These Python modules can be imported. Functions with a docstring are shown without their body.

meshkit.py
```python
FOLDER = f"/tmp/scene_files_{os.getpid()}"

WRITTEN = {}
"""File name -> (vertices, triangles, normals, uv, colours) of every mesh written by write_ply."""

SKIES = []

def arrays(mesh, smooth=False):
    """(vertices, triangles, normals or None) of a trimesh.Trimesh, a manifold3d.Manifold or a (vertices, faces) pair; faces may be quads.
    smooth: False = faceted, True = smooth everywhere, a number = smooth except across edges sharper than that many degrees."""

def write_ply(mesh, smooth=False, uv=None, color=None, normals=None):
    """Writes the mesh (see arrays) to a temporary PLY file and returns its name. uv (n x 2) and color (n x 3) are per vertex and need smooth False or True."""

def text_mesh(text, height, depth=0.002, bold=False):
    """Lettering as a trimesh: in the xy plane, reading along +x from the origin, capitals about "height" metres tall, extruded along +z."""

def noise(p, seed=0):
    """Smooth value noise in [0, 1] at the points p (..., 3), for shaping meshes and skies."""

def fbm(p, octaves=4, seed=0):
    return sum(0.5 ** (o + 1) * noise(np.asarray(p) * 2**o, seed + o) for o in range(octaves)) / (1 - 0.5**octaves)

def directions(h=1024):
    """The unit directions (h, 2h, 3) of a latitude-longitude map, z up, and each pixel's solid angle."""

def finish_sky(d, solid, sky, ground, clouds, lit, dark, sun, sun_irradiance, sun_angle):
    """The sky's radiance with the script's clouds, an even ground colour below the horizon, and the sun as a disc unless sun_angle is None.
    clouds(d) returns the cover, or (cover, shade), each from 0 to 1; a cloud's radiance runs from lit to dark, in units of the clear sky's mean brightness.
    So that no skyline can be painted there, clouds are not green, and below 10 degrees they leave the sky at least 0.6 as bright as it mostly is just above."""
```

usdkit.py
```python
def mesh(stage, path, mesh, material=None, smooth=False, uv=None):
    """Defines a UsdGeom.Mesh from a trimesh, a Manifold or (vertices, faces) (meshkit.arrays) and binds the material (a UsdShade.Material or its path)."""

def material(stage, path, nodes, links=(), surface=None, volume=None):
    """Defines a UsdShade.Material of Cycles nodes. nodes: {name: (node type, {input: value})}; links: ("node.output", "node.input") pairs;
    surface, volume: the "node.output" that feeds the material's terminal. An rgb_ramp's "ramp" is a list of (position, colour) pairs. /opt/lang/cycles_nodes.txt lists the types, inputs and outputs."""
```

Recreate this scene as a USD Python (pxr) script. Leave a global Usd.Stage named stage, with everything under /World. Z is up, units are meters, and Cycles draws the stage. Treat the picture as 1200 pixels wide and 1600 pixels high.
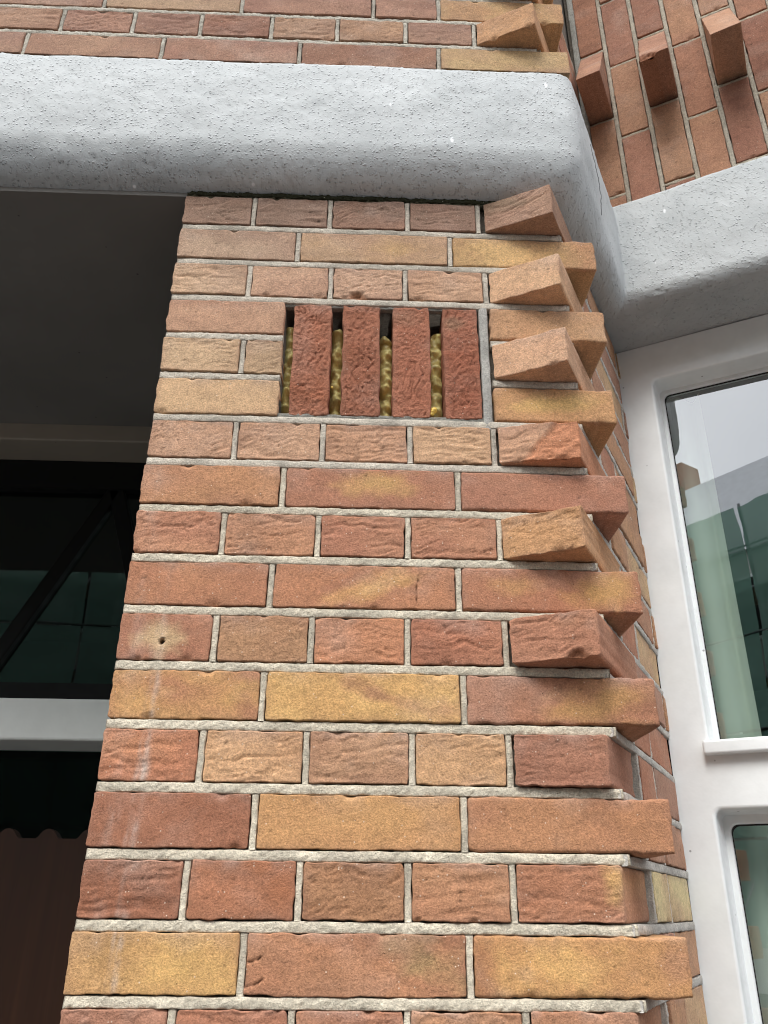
import math, random
import numpy as np
import trimesh
import manifold3d as m3
from shapely.geometry import Polygon, box as sbox
import usdkit, meshkit
from meshkit import noise, fbm
from pxr import Usd, UsdGeom, UsdLux, UsdShade, Gf, Sdf, Vt

stage = Usd.Stage.CreateInMemory()
UsdGeom.SetStageUpAxis(stage, 'Z'); UsdGeom.SetStageMetersPerUnit(stage, 1.0)
UsdGeom.Xform.Define(stage, '/World'); UsdGeom.Scope.Define(stage, '/World/Looks')
ZO = 2.45            # height of the pier's top above the pavement; builders count z from there

# ------------------------------------------------------------------ camera
cam = UsdGeom.Camera.Define(stage, '/World/camera')
yaw, pitch, roll = 0.028713, 0.448128, 0.010514
fw = np.array([math.sin(yaw)*math.cos(pitch), math.cos(yaw)*math.cos(pitch), math.sin(pitch)])
rt = np.array([math.cos(yaw), -math.sin(yaw), 0.0]); up = np.cross(rt, fw)
cr, sr = math.cos(roll), math.sin(roll)
rt, up = cr*rt + sr*up, -sr*rt + cr*up
pos = np.array([0.27026, -0.90332, ZO-0.94993])
cam.AddTransformOp().Set(Gf.Matrix4d(*rt, 0, *up, 0, *(-fw), 0, *pos, 1))
cam.CreateHorizontalApertureAttr(24.0); cam.CreateVerticalApertureAttr(32.0)
cam.CreateFocalLengthAttr(24.0*1291.11/1200); cam.CreateClippingRangeAttr(Gf.Vec2f(0.02, 500))
cam.CreateExposureAttr(1.42)

# ------------------------------------------------------------------ sky and sun (overcast)
SUN_EL, SUN_AZ = math.radians(52), math.radians(205)      # azimuth = atan2(x, y)
dome = UsdLux.DomeLight.Define(stage, '/World/sky')
sky = usdkit.material(stage, '/World/Looks/overcast_sky', {
    'sky': ('sky_texture', {'sky_type': 'single_scattering', 'sun_disc': False, 'sun_elevation': SUN_EL, 'sun_rotation': SUN_AZ, 'aerosol_density': 2.0}),
    'tc': ('texture_coordinate', {}),
    'n': ('noise_texture', {'scale': 2.2, 'detail': 5.0, 'roughness': 0.55}),
    'r': ('rgb_ramp', {'ramp': [(0.25, (5.9, 6.25, 6.7)), (0.75, (7.7, 8.0, 8.3))]}),
    'm': ('mix', {'fac': 0.9}),
    'sx': ('separate_xyz', {}), 'el': ('map_range', {'from_min': 0.0, 'from_max': 1.0, 'to_min': 0.85, 'to_max': 1.22, 'clamp': True}), 'ov': ('vector_math', {'math_type': 'scale'}),
    'bg': ('background_shader', {'strength': 0.12})},
    [('tc.generated', 'n.vector'), ('n.fac', 'r.fac'), ('sky.color', 'm.color1'), ('r.color', 'm.color2'), ('m.color', 'ov.vector1'), ('tc.generated', 'sx.vector'), ('sx.z', 'el.value'), ('el.result', 'ov.scale'), ('ov.vector', 'bg.color')], surface='bg.background')
UsdShade.MaterialBindingAPI.Apply(dome.GetPrim()).Bind(sky)
dome.GetPrim().SetCustomDataByKey('kind', 'structure')
sun = UsdLux.DistantLight.Define(stage, '/World/sun')
sun.CreateIntensityAttr(0.3); sun.CreateAngleAttr(25.0); sun.CreateNormalizeAttr(True); sun.CreateColorAttr(Gf.Vec3f(1, .97, .93))
sd = np.array([math.sin(SUN_AZ)*math.cos(SUN_EL), math.cos(SUN_AZ)*math.cos(SUN_EL), math.sin(SUN_EL)])
zx = sd; xx = np.cross([0, 0, 1.0], zx); xx /= np.linalg.norm(xx); yx = np.cross(zx, xx)
sun.AddTransformOp().Set(Gf.Matrix4d(*xx, 0, *yx, 0, *zx, 0, 0, 0, 30, 1))

# ------------------------------------------------------------------ helpers
used = {}
def path_of(name, parent=None):
    base = (parent if parent else '/World') + '/' + name
    k = used.get(base, 0); used[base] = k+1
    return base if k == 0 else f'{base}_{k:03d}'
def tag(prim, label=None, cat=None, group=None, kind=None):
    for k, v in (('label', label), ('category', cat), ('group', group), ('kind', kind)):
        if v: prim.SetCustomDataByKey(k, v)
def thing(name, label, cat, kind=None):
    x = UsdGeom.Xform.Define(stage, path_of(name)); tag(x.GetPrim(), label, cat, None, kind)
    return str(x.GetPath())
def lin(c):
    c = np.asarray(c, float)/255.0
    return np.where(c <= .04045, c/12.92, ((c+.055)/1.055)**2.4)
def put(name, mesh, mat, parent=None, smooth=False, col=None, label=None, **kw):
    v, f, n = meshkit.arrays(mesh, smooth)
    v = np.array(v, float); v[:, 2] += ZO
    p = path_of(name, parent)
    m = usdkit.mesh(stage, p, (v, f), M[mat])
    if n is not None:
        m.CreateNormalsAttr(Vt.Vec3fArray.FromNumpy(n.astype(np.float32))); m.SetNormalsInterpolation('vertex')
    if col is not None:
        UsdGeom.PrimvarsAPI(m).CreatePrimvar('col', Sdf.ValueTypeNames.Color3fArray, 'vertex').Set(Vt.Vec3fArray.FromNumpy(np.asarray(col, np.float32)))
    tag(m.GetPrim(), label, **kw)
    return p
def bx(x0, x1, y0, y1, z0, z1, bev=0.0):
    if bev:
        return rounded(x0, x1, y0, y1, z0, z1, bev)
    b = trimesh.creation.box([x1-x0, y1-y0, z1-z0]); b.apply_translation([(x0+x1)/2, (y0+y1)/2, (z0+z1)/2]); return b
def rounded(x0, x1, y0, y1, z0, z1, r, n=12):
    s = m3.Manifold.sphere(r, n)
    return m3.Manifold.batch_hull([s.translate([x, y, z]) for x in (x0+r, x1-r) for y in (y0+r, y1-r) for z in (z0+r, z1-r)])
def cat(ms):
    out = []
    for m in ms:
        v, f, _ = meshkit.arrays(m); out.append(trimesh.Trimesh(v, f, process=False))
    return trimesh.util.concatenate(out)

# ------------------------------------------------------------------ the plan: front wall y = 0, return wall from C along d, window wall across it
PH = math.radians(28.5)
D = np.array([math.sin(PH), math.cos(PH), 0.0]); N = np.array([math.cos(PH), -math.sin(PH), 0.0])
C = np.array([0.55, 0.0, 0.0]); Z = np.array([0, 0, 1.0]); X = np.array([1.0, 0, 0]); Y = np.array([0, 1.0, 0])
CO = 0.0644                                            # height of one course
class Frame:
    """local u along, w into the wall, v up"""
    def __init__(s, O, ex, ew, ev=Z): s.O, s.ex, s.ew, s.ev = map(np.asarray, (O, ex, ew, ev))
    def __call__(s, u, w, v): return s.O + np.multiply.outer(u, s.ex) + np.multiply.outer(w, s.ew) + np.multiply.outer(v, s.ev)
FRONT = Frame([0, 0, 0], X, Y)
RET = Frame(C, D, -N)                                  # u = distance along the return
def WIN(t): return Frame(C + t*D, N, D)                # u = distance s along the window wall, w back from t

# ------------------------------------------------------------------ materials
M = {}
def mat(name, nodes, links, surface='p.BSDF', **kw): M[name] = usdkit.material(stage, '/World/Looks/'+name, nodes, links, surface=surface, **kw)
def masonry(name, fine, fine_amt, mid, bump_f, bump_m, dist, rough=.9, pit=True, spec=.25):
    nodes = {'a': ('attribute', {'attribute': 'col'}), 'g': ('geometry', {}),
        'n1': ('noise_texture', {'scale': fine, 'detail': 4.0, 'roughness': .72}), 'n2': ('noise_texture', {'scale': mid, 'detail': 4.0, 'roughness': .6}),
        'r1': ('map_range', {'from_min': .3, 'from_max': .7, 'to_min': 1-fine_amt, 'to_max': 1+fine_amt}),
        'r2': ('map_range', {'from_min': .3, 'from_max': .7, 'to_min': .86, 'to_max': 1.14}),
        'vs': ('voronoi_texture', {'scale': 330.0}), 'ss': ('separate_color', {}), 'sg': ('math', {'math_type': 'greater_than', 'value2': .972}), 'sl': ('map_range', {'from_min': .16, 'from_max': .30, 'to_min': 1.0, 'to_max': 0.0, 'clamp': True}), 'sm': ('math', {'math_type': 'multiply'}), 'sf': ('math', {'math_type': 'multiply', 'value2': .75}), 'sp': ('mix', {'color2': (.72, .60, .48)}),
        'mu': ('math', {'math_type': 'multiply'}), 'vm': ('vector_math', {'math_type': 'scale'}),
        'v': ('voronoi_texture', {'scale': 210.0}), 'pr': ('map_range', {'from_min': .07, 'from_max': .17, 'to_min': .45, 'to_max': 1.0, 'clamp': True}),
        'pn': ('noise_texture', {'scale': 45.0}), 'pm': ('map_range', {'from_min': .5, 'from_max': .58, 'to_min': 0.0, 'to_max': 1.0, 'clamp': True}),
        'pi': ('mix_float', {'a': 1.0}),
        'h': ('math', {'math_type': 'multiply_add', 'value2': bump_m/bump_f}), 'h2': ('math', {'math_type': 'multiply_add', 'value2': .25 if pit else 0.0}),
        'b': ('bump', {'strength': bump_f, 'distance': dist}), 'p': ('principled_bsdf', {'roughness': rough, 'specular_ior_level': spec, 'diffuse_roughness': .4})}
    links = [('g.position', 'n1.vector'), ('g.position', 'n2.vector'), ('g.position', 'v.vector'), ('g.position', 'pn.vector'), ('n1.fac', 'r1.value'), ('n2.fac', 'r2.value'), ('r1.result', 'mu.value1'), ('r2.result', 'mu.value2'),
        ('a.color', 'vm.vector1'), ('v.distance', 'pr.value'), ('pn.fac', 'pm.value'), ('pm.result', 'pi.fac'), ('pr.result', 'pi.b'),
        ('n2.fac', 'h.value1'), ('n1.fac', 'h.value3'), ('pi.result', 'h2.value1'), ('h.value', 'h2.value3'), ('h2.value', 'b.height'), ('b.normal', 'p.normal'), ('g.position', 'vs.vector'), ('vs.color', 'ss.color'), ('ss.r', 'sg.value1'), ('vs.distance', 'sl.value'), ('sg.value', 'sm.value1'), ('sl.result', 'sm.value2'), ('sm.value', 'sf.value1'), ('sf.value', 'sp.fac'), ('vm.vector', 'sp.color1'), ('sp.color', 'p.base_color')]
    if pit:
        nodes['mp'] = ('math', {'math_type': 'multiply'}); links += [('mu.value', 'mp.value1'), ('pi.result', 'mp.value2'), ('mp.value', 'vm.scale')]
    else: links += [('mu.value', 'vm.scale')]
    mat(name, nodes, links)
masonry('fired_brick', 480.0, .34, 150.0, .75, .30, .0022)
masonry('sanded_red_brick', 520.0, .30, 130.0, .9, .9, .003, rough=.95)
masonry('lime_mortar', 520.0, .30, 150.0, .95, .5, .0034, rough=.95, spec=.15)
masonry('moulded_foam', 300.0, .12, 60.0, .3, .3, .002, rough=.45, pit=False, spec=.5)
# white painted roughcast: a smooth coat with scattered grains, pits and a few splashes
mat('painted_roughcast', {'g': ('geometry', {}), 'n1': ('noise_texture', {'scale': 420.0, 'detail': 3.0}), 'n2': ('noise_texture', {'scale': 60.0, 'detail': 2.0}),
    'n3': ('noise_texture', {'scale': 7.0, 'detail': 5.0, 'roughness': .65}), 'r3': ('rgb_ramp', {'ramp': [(.3, (.35, .368, .37)), (.5, (.41, .426, .425)), (.7, (.46, .475, .474))]}),
    'map': ('mapping', {'scale': (1, 1, .45)}),
    'v': ('voronoi_texture', {'scale': 165.0}), 'vr': ('map_range', {'range_type': 'smoothstep', 'from_min': .05, 'from_max': .34, 'to_min': 1.0, 'to_max': 0.0, 'clamp': True}), 'vc': ('separate_color', {}),
    'm1': ('noise_texture', {'scale': 9.0, 'detail': 3.0}), 'm1r': ('map_range', {'from_min': .35, 'from_max': .65, 'to_min': .25, 'to_max': .95, 'clamp': True}), 'lt': ('math', {'math_type': 'less_than'}), 'pm': ('math', {'math_type': 'multiply'}),
    'w': ('voronoi_texture', {'scale': 290.0}), 'wr': ('map_range', {'range_type': 'smoothstep', 'from_min': .08, 'from_max': .42, 'to_min': 1.0, 'to_max': 0.0, 'clamp': True}), 'wc': ('separate_color', {}), 'wt': ('math', {'math_type': 'less_than', 'value2': .45}), 'wm': ('math', {'math_type': 'multiply'}),
    'u': ('voronoi_texture', {'scale': 105.0}), 'ur': ('map_range', {'from_min': .06, 'from_max': .16, 'to_min': 1.0, 'to_max': 0.0, 'clamp': True}), 'uc': ('separate_color', {}), 'ut': ('math', {'math_type': 'less_than', 'value2': .30}), 'um': ('math', {'math_type': 'multiply'}), 'uf': ('math', {'math_type': 'multiply', 'value2': .25}),
    'dk': ('mix', {'color2': (.24, .25, .26)}),
    'v2': ('voronoi_texture', {'scale': 30.0}), 'v2r': ('map_range', {'from_min': .05, 'from_max': .10, 'to_min': 1.0, 'to_max': 0.0, 'clamp': True}), 'fm': ('math', {'math_type': 'multiply'}),
    'f1': ('noise_texture', {'scale': 9.0}), 'f1r': ('map_range', {'from_min': .52, 'from_max': .60, 'to_min': 0.0, 'to_max': .9, 'clamp': True}),
    'wh': ('mix', {'color2': (.80, .81, .82)}),
    'h0': ('math', {'math_type': 'multiply', 'value2': .9}), 'h1': ('math', {'math_type': 'multiply_add', 'value2': .45}), 'h2': ('math', {'math_type': 'multiply_add', 'value2': .30}), 'h3': ('math', {'math_type': 'multiply_add', 'value2': -1.1}),
    'sn': ('separate_xyz', {}), 'gr': ('map_range', {'from_min': .75, 'from_max': .97, 'to_min': 0.0, 'to_max': .9, 'clamp': True}), 'gm': ('mix', {'color2': (.07, .072, .06)}),
    'b': ('bump', {'strength': .9, 'distance': .0019}), 'p': ('principled_bsdf', {'roughness': .7, 'specular_ior_level': .3})},
    [('g.true_normal', 'sn.vector'), ('sn.z', 'gr.value'), ('gr.result', 'gm.fac'), ('wh.color', 'gm.color1'), ('gm.color', 'p.base_color')] + [('g.position', x+'.vector') for x in ('n1', 'n2', 'n3', 'map', 'v', 'm1', 'w', 'u', 'f1')] +
    [('n3.fac', 'r3.fac'), ('map.vector', 'v2.vector'), ('v.distance', 'vr.value'), ('v.color', 'vc.color'), ('m1.fac', 'm1r.value'), ('vc.r', 'lt.value1'), ('m1r.result', 'lt.value2'), ('vr.result', 'pm.value1'), ('lt.value', 'pm.value2'),
     ('w.distance', 'wr.value'), ('w.color', 'wc.color'), ('wc.r', 'wt.value1'), ('wr.result', 'wm.value1'), ('wt.value', 'wm.value2'),
     ('u.distance', 'ur.value'), ('u.color', 'uc.color'), ('uc.r', 'ut.value1'), ('ur.result', 'um.value1'), ('ut.value', 'um.value2'), ('um.value', 'uf.value1'), ('uf.value', 'dk.fac'), ('r3.color', 'dk.color1'),
     ('v2.distance', 'v2r.value'), ('f1.fac', 'f1r.value'), ('v2r.result', 'fm.value1'), ('f1r.result', 'fm.value2'), ('fm.value', 'wh.fac'), ('dk.color', 'wh.color1'),
     ('pm.value', 'h0.value1'), ('wm.value', 'h1.value1'), ('h0.value', 'h1.value3'), ('n1.fac', 'h2.value1'), ('h1.value', 'h2.value3'), ('um.value', 'h3.value1'), ('h2.value', 'h3.value3'), ('h3.value', 'b.height'), ('b.normal', 'p.normal')])
def paint(name, c, rough=.4, var=.06, scale=25.0, bump=.12, spec=.5, coat=0.0):
    c = np.asarray(c, float)
    mat(name, {'g': ('geometry', {}), 'n': ('noise_texture', {'scale': scale, 'detail': 5.0, 'roughness': .65}), 'r': ('rgb_ramp', {'ramp': [(.3, c*(1-var)), (.7, c*(1+var))]}),
        'n2': ('noise_texture', {'scale': 220.0, 'detail': 2.0}), 'rr': ('map_range', {'from_min': .3, 'from_max': .7, 'to_min': rough*.8, 'to_max': rough*1.25}),
        'v': ('voronoi_texture', {'scale': 23.0}), 'vr': ('map_range', {'from_min': .03, 'from_max': .05, 'to_min': .45, 'to_max': 1.0, 'clamp': True}), 'vm': ('vector_math', {'math_type': 'scale'}),
        'b': ('bump', {'strength': bump, 'distance': .001}), 'p': ('principled_bsdf', {'specular_ior_level': spec, 'coat_weight': coat})},
        [('g.position', 'n.vector'), ('g.position', 'n2.vector'), ('g.position', 'v.vector'), ('v.distance', 'vr.value'), ('n.fac', 'r.fac'), ('r.color', 'vm.vector1'), ('vr.result', 'vm.scale'), ('vm.vector', 'p.base_color'), ('n.fac', 'rr.value'), ('rr.result', 'p.roughness'), ('n2.fac', 'b.height'), ('b.normal', 'p.normal')])
paint('white_gloss_paint', (.79, .815, .81), .32, .05, 14.0)
paint('porch_paint', (.74, .76, .72), .45, .06, 10.0)
paint('beige_paint', (.32, .275, .22), .5, .08, 8.0)
paint('shaded_ceiling_paint', (.19, .178, .16), .8, .12, 5.0, .2)  # dark base colour carries the shade of the deep porch recess
paint('black_paint', (.006, .0065, .006), .6, .2, 30.0, .1, .2)
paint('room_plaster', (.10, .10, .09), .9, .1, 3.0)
paint('dark_sealant', (.015, .015, .014), .7, .2, 60.0)
paint('steel_tube', (.16, .165, .17), .45, .12, 8.0)
paint('roof_tile', (.52, .53, .54), .8, .1, 4.0)
paint('facade_plaster', (.45, .44, .42), .85, .08, 2.0)
paint('far_brick', (.24, .10, .06), .9, .15, 6.0)
paint('plank_deck', (.30, .24, .16), .85, .15, 6.0)
paint('paving', (.065, .063, .062), .9, .15, 3.0, .4)
paint('asphalt', (.045, .045, .047), .9, .2, 5.0, .4)
mat('mahogany', {'g': ('geometry', {}), 'map': ('mapping', {'scale': (38, 38, 2.2)}), 'n': ('noise_texture', {'scale': 1.0, 'detail': 5.0, 'roughness': .6, 'distortion': .6}),
    'r': ('rgb_ramp', {'ramp': [(.3, (.020, .0068, .0026)), (.55, (.030, .0105, .004)), (.75, (.040, .0145, .0055))]}), 'b': ('bump', {'strength': .15, 'distance': .001}), 'p': ('principled_bsdf', {'roughness': .55, 'specular_ior_level': .25})},
    [('g.position', 'map.vector'), ('map.vector', 'n.vector'), ('n.fac', 'r.fac'), ('r.color', 'p.base_color'), ('n.fac', 'b.height'), ('b.normal', 'p.normal')])
def pane_mat(name, ior, tint):
    mat(name, {'f': ('fresnel', {'IOR': ior}), 't': ('transparent_bsdf', {'color': tint}), 'g': ('glossy_bsdf', {'color': (1, 1, 1), 'roughness': .004, 'normal': None}), 'mx': ('mix_closure', {}),
        'ge': ('geometry', {}), 'n': ('noise_texture', {'scale': 3.5, 'detail': 1.0}), 'b': ('bump', {'strength': .05, 'distance': .01}), 'nb': ('math', {'math_type': 'subtract', 'value1': 1.0}), 'fm': ('math', {'math_type': 'multiply'})},
        [('ge.position', 'n.vector'), ('n.fac', 'b.height'), ('b.normal', 'g.normal'), ('ge.backfacing', 'nb.value2'), ('nb.value', 'fm.value1'), ('f.fac', 'fm.value2'), ('fm.value', 'mx.fac'), ('t.BSDF', 'mx.closure1'), ('g.BSDF', 'mx.closure2')], surface='mx.closure') 
_old = usdkit.material
def _mat(stage_, path, nodes, links=(), **kw):
    nodes = {k: (t, {a: b for a, b in i.items() if b is not None}) for k, (t, i) in nodes.items()}
    return _old(stage_, path, nodes, links, **kw)
usdkit.material = _mat
pane_mat('window_glass', 2.9, (.91, .965, .945))
pane_mat('porch_glass', 1.62, (.5, .56, .54))
pane_mat('dim_glass', 1.2, (.35, .42, .40))
def cloth(name, c, tr):
    mat(name, {'d': ('diffuse_bsdf', {'color': c, 'roughness': .5}), 't': ('translucent_bsdf', {'color': c}), 'tp': ('transparent_bsdf', {}), 'mx': ('mix_closure', {'fac': tr}), 'my': ('mix_closure', {'fac': .12}),
        'g': ('geometry', {}), 'map': ('mapping', {'scale': (500, 500, 700)}), 'w': ('noise_texture', {'scale': 1.0}), 'b': ('bump', {'strength': .3, 'distance': .001})},
        [('g.position', 'map.vector'), ('map.vector', 'w.vector'), ('w.fac', 'b.height'), ('b.normal', 'd.normal'), ('d.BSDF', 'mx.closure1'), ('t.BSDF', 'mx.closure2'), ('mx.closure', 'my.closure1'), ('tp.BSDF', 'my.closure2')], surface='my.closure')
cloth('net_curtain_cloth', (.88, .88, .80), .25)
cloth('scaffold_mesh_cloth', (.13, .24, .19), .4)

# ------------------------------------------------------------------ bricks
def axis(L, r, res):
    e = [0, .3*r, .7*r, 1.3*r, 2.4*r]
    n = max(2, int(round((L-4.8*r)/res)))
    return np.r_[e, np.linspace(2.4*r, L-2.4*r, n+1)[1:-1], [L-x for x in e[::-1]]]
def clay(c):
    c = np.asarray(c, float); l = c@[.30, .59, .11]; c = l+(c-l)*.70
    c = c*1.09+[6, 9, -3]; c = c+np.array([0, -.16, .30])*max(0.0, 108-c[2])*min(max((c[1]-105)/25, 0), 1)*min(max((c[1]-112)/25, 0), 1)
    return lin(np.clip(c, 0, 255))
def brick(F, L, H, dep, seed, style='sand', base=(178, 110, 85), second=None, amt=.5, patches=(), chips=(), holes=(), cracks=(), streak=None, res=.0019, r=.0014, rough_half=False, wob=1.0, skirt=True):
    """One brick: L long, H high, dep deep, its front grid worn, creased, pitted and chipped. Returns (mesh, vertex colours)."""
    rg = np.random.default_rng(seed)
    us, vs = axis(L, r, res), axis(H, r, res)
    U, V = np.meshgrid(us, vs, indexing='ij'); U0, V0 = U.copy(), V.copy()
    eu, ev_ = np.minimum(U, L-U), np.minimum(V, H-V)
    hyp = np.hypot(np.maximum(r-eu, 0), np.maximum(r-ev_, 0))
    w = r - np.sqrt(np.maximum(r*r - np.minimum(hyp, r)**2, 0))
    k = rg.uniform(0, 99, 3)
    P3 = lambda a, b, o=0: np.stack([U0*a + k[0], V0*b + k[1], np.full_like(U, k[2]+o)], -1)
    # wobbling, worn arrises
    rc = rg.uniform(.0015, .0042)
    hc = np.hypot(np.maximum(rc-eu, 0), np.maximum(rc-ev_, 0)); over = np.maximum(hc-rc, 0)/np.maximum(hc, 1e-9)
    U = U + np.sign(L/2-U0)*np.maximum(rc-eu, 0)*over; V = V + np.sign(H/2-V0)*np.maximum(rc-ev_, 0)*over
    nu = fbm(P3(80, 80), 4, 5)-.5; nv = fbm(P3(65, 90, 9), 4, 8)-.5
    U += nu*.0042*wob*np.exp(-eu/.007); V += nv*.0046*wob*np.exp(-ev_/.007)
    # macro bow and tilt
    w += (fbm(P3(22, 30, 3), 3, 2)-.5)*.0022 + rg.normal(0, .0005) + (U0/L-.5)*rg.normal(0, .0008) + (V0/H-.5)*rg.normal(0, .0007)
    nfine = fbm(P3(330, 330, 5), 2, 3)-.5
    w -= nfine*(.0006 if style == 'sand' else .0007)
    mask = np.clip(eu/.006, .25, 1)*np.clip(ev_/.004, .25, 1)
    if style == 'crease':
        warp = fbm(P3(40, 40, 11), 2, 4)*3.0
        q = noise(np.stack([U0*17+k[1], V0*165+warp+k[0], np.full_like(U, k[2])], -1), 6)
        q2 = noise(np.stack([U0*45+k[1], V0*300+warp*1.5, np.full_like(U, k[2]+4)], -1), 7)
        reg = np.clip(fbm(P3(24, 40, 21), 2, 9)*3-.75, .25, 1)
        w += mask*reg*(.0034*np.clip(.5-np.abs(q-.5)*5.5, 0, .5) + .0016*np.clip(.5-np.abs(q2-.5)*5, 0, .5))
    if style == 'crackle':
        warp = fbm(P3(50, 50, 11), 2, 4)*2.0
        q = noise(np.stack([U0*190+warp*2+k[0], V0*45+warp+k[1], np.full_like(U, k[2])], -1), 6)
        w += mask*(.0042*np.clip(.5-np.abs(q-.5)*8, 0, .5)*np.clip(fbm(P3(30, 30, 13), 2, 27)*4-1.5, 0, 1) + .0042*(fbm(P3(400, 260, 17), 3, 28)-.45))
        g_ = np.clip((fbm(P3(380, 300, 17), 3, 28)-.5)*2.2, -.5, .5)
    col = np.broadcast_to(clay(base), U.shape+(3,)).copy()
    if second is not None:
        g = np.clip((fbm(P3(11, 22, 31), 3, 12)-.5)*4.5+.5, 0, 1)[..., None]*amt
        col = col*(1-g) + clay(second)*g
    for (pu, pv, ru, rv, ang, pc, st) in patches:
        du, dv = U0/L-pu, (V0/H-pv)*H/L; ca, sa = math.cos(ang), math.sin(ang)
        a, b = (du*ca+dv*sa)/ru, (-du*sa+dv*ca)/rv
        jit = (fbm(P3(38, 55, 41), 4, 13)-.5)*2.2
        g = (np.clip(1.25-np.hypot(a, b)+jit, 0, 1)*st)[..., None]; g = g*g*(3-2*g) if st > .95 else g
        g = g*.82; col = col*(1-g) + clay(pc)*g
    mott = (fbm(P3(60, 75, 51), 3, 14)-.5)
    col = col*(1+mott[..., None]*.30)
    # fired edges a little redder, dusty near the arris
    e = np.exp(-np.minimum(eu, ev_)/.006)[..., None]*np.clip(fbm(P3(40, 40, 61), 2, 15)*2-.5, 0, 1)[..., None]*.45
    col = col*(1-e) + clay((150, 95, 85))*e
    dust = (np.exp(-(H-V0)/.010)*np.clip(fbm(P3(35, 60, 71), 3, 16)*3-1.35, 0, 1)*.38)[..., None]
    col = col*(1-dust) + lin((190, 170, 158))*dust
    haze = (np.clip(fbm(P3(19, 26, 75), 4, 26)*3-1.65, 0, 1)*.30)[..., None]; col = col*(1-haze)+lin((196, 176, 162))*haze
    soot = (np.clip(fbm(P3(15, 34, 78), 4, 29)*3-1.75, 0, 1)*.34)[..., None]; col = col*(1-soot)+lin((92, 66, 54))*soot
    gr = noise(P3(430, 430, 79), 30); col = col*(1-.30*np.clip(gr*4-3.0, 0, 1))[..., None]
    for _ in range(rg.integers(1, 5)):                # small sharp dark pores, drawn out along the brick
        pu, pv, pr = rg.uniform(.004, L-.004), rg.uniform(.004, H-.004), rg.uniform(.0007, .0011)
        g = np.clip(1.4-np.hypot((U0-pu)*rg.uniform(.35, .8), V0-pv)/pr, 0, 1); w += g*.0007; col = col*(1-.55*g)[..., None]
    # pits
    for _ in range(rg.integers(1, 6)):
        pu, pv, pr = rg.uniform(.006, L-.006), rg.uniform(.005, H-.005), rg.uniform(.0006, .0015)
        g = np.exp(-((U0-pu)**2*rg.uniform(.3, 1)+(V0-pv)**2)/pr**2); w += g*.0010; col *= (1-.35*g)[..., None]
    for _ in range(rg.integers(0, 3)):                 # rim nicks
        pu, pv, pr = rg.uniform(0, L), rg.choice([0, H]), rg.uniform(.002, .0045)
        g = np.exp(-((U0-pu)**2*.4+(V0-pv)**2)/pr**2); w += g*.0045
    for (pu, pv, pr, pd) in chips:
        dd = np.hypot((U0-pu), (V0-pv)*1.2)/pr + (fbm(P3(150, 150, 81), 2, 17)-.5)*.7
        g = np.clip(1.15-dd, 0, 1); w += pd*np.minimum(g*1.6, 1); f = (np.clip(g*3, 0, 1)*.6)[..., None]
        col = col*(1-f)+clay((158, 84, 58))*f*.9 + lin((110, 60, 45))*f*.1
    for (pu, pv, pr, pd) in holes:
        g = np.clip((pr-np.hypot(U0-pu, V0-pv))/(.0012), 0, 1); w += g*pd; col *= (1-.85*g)[..., None]
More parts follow.
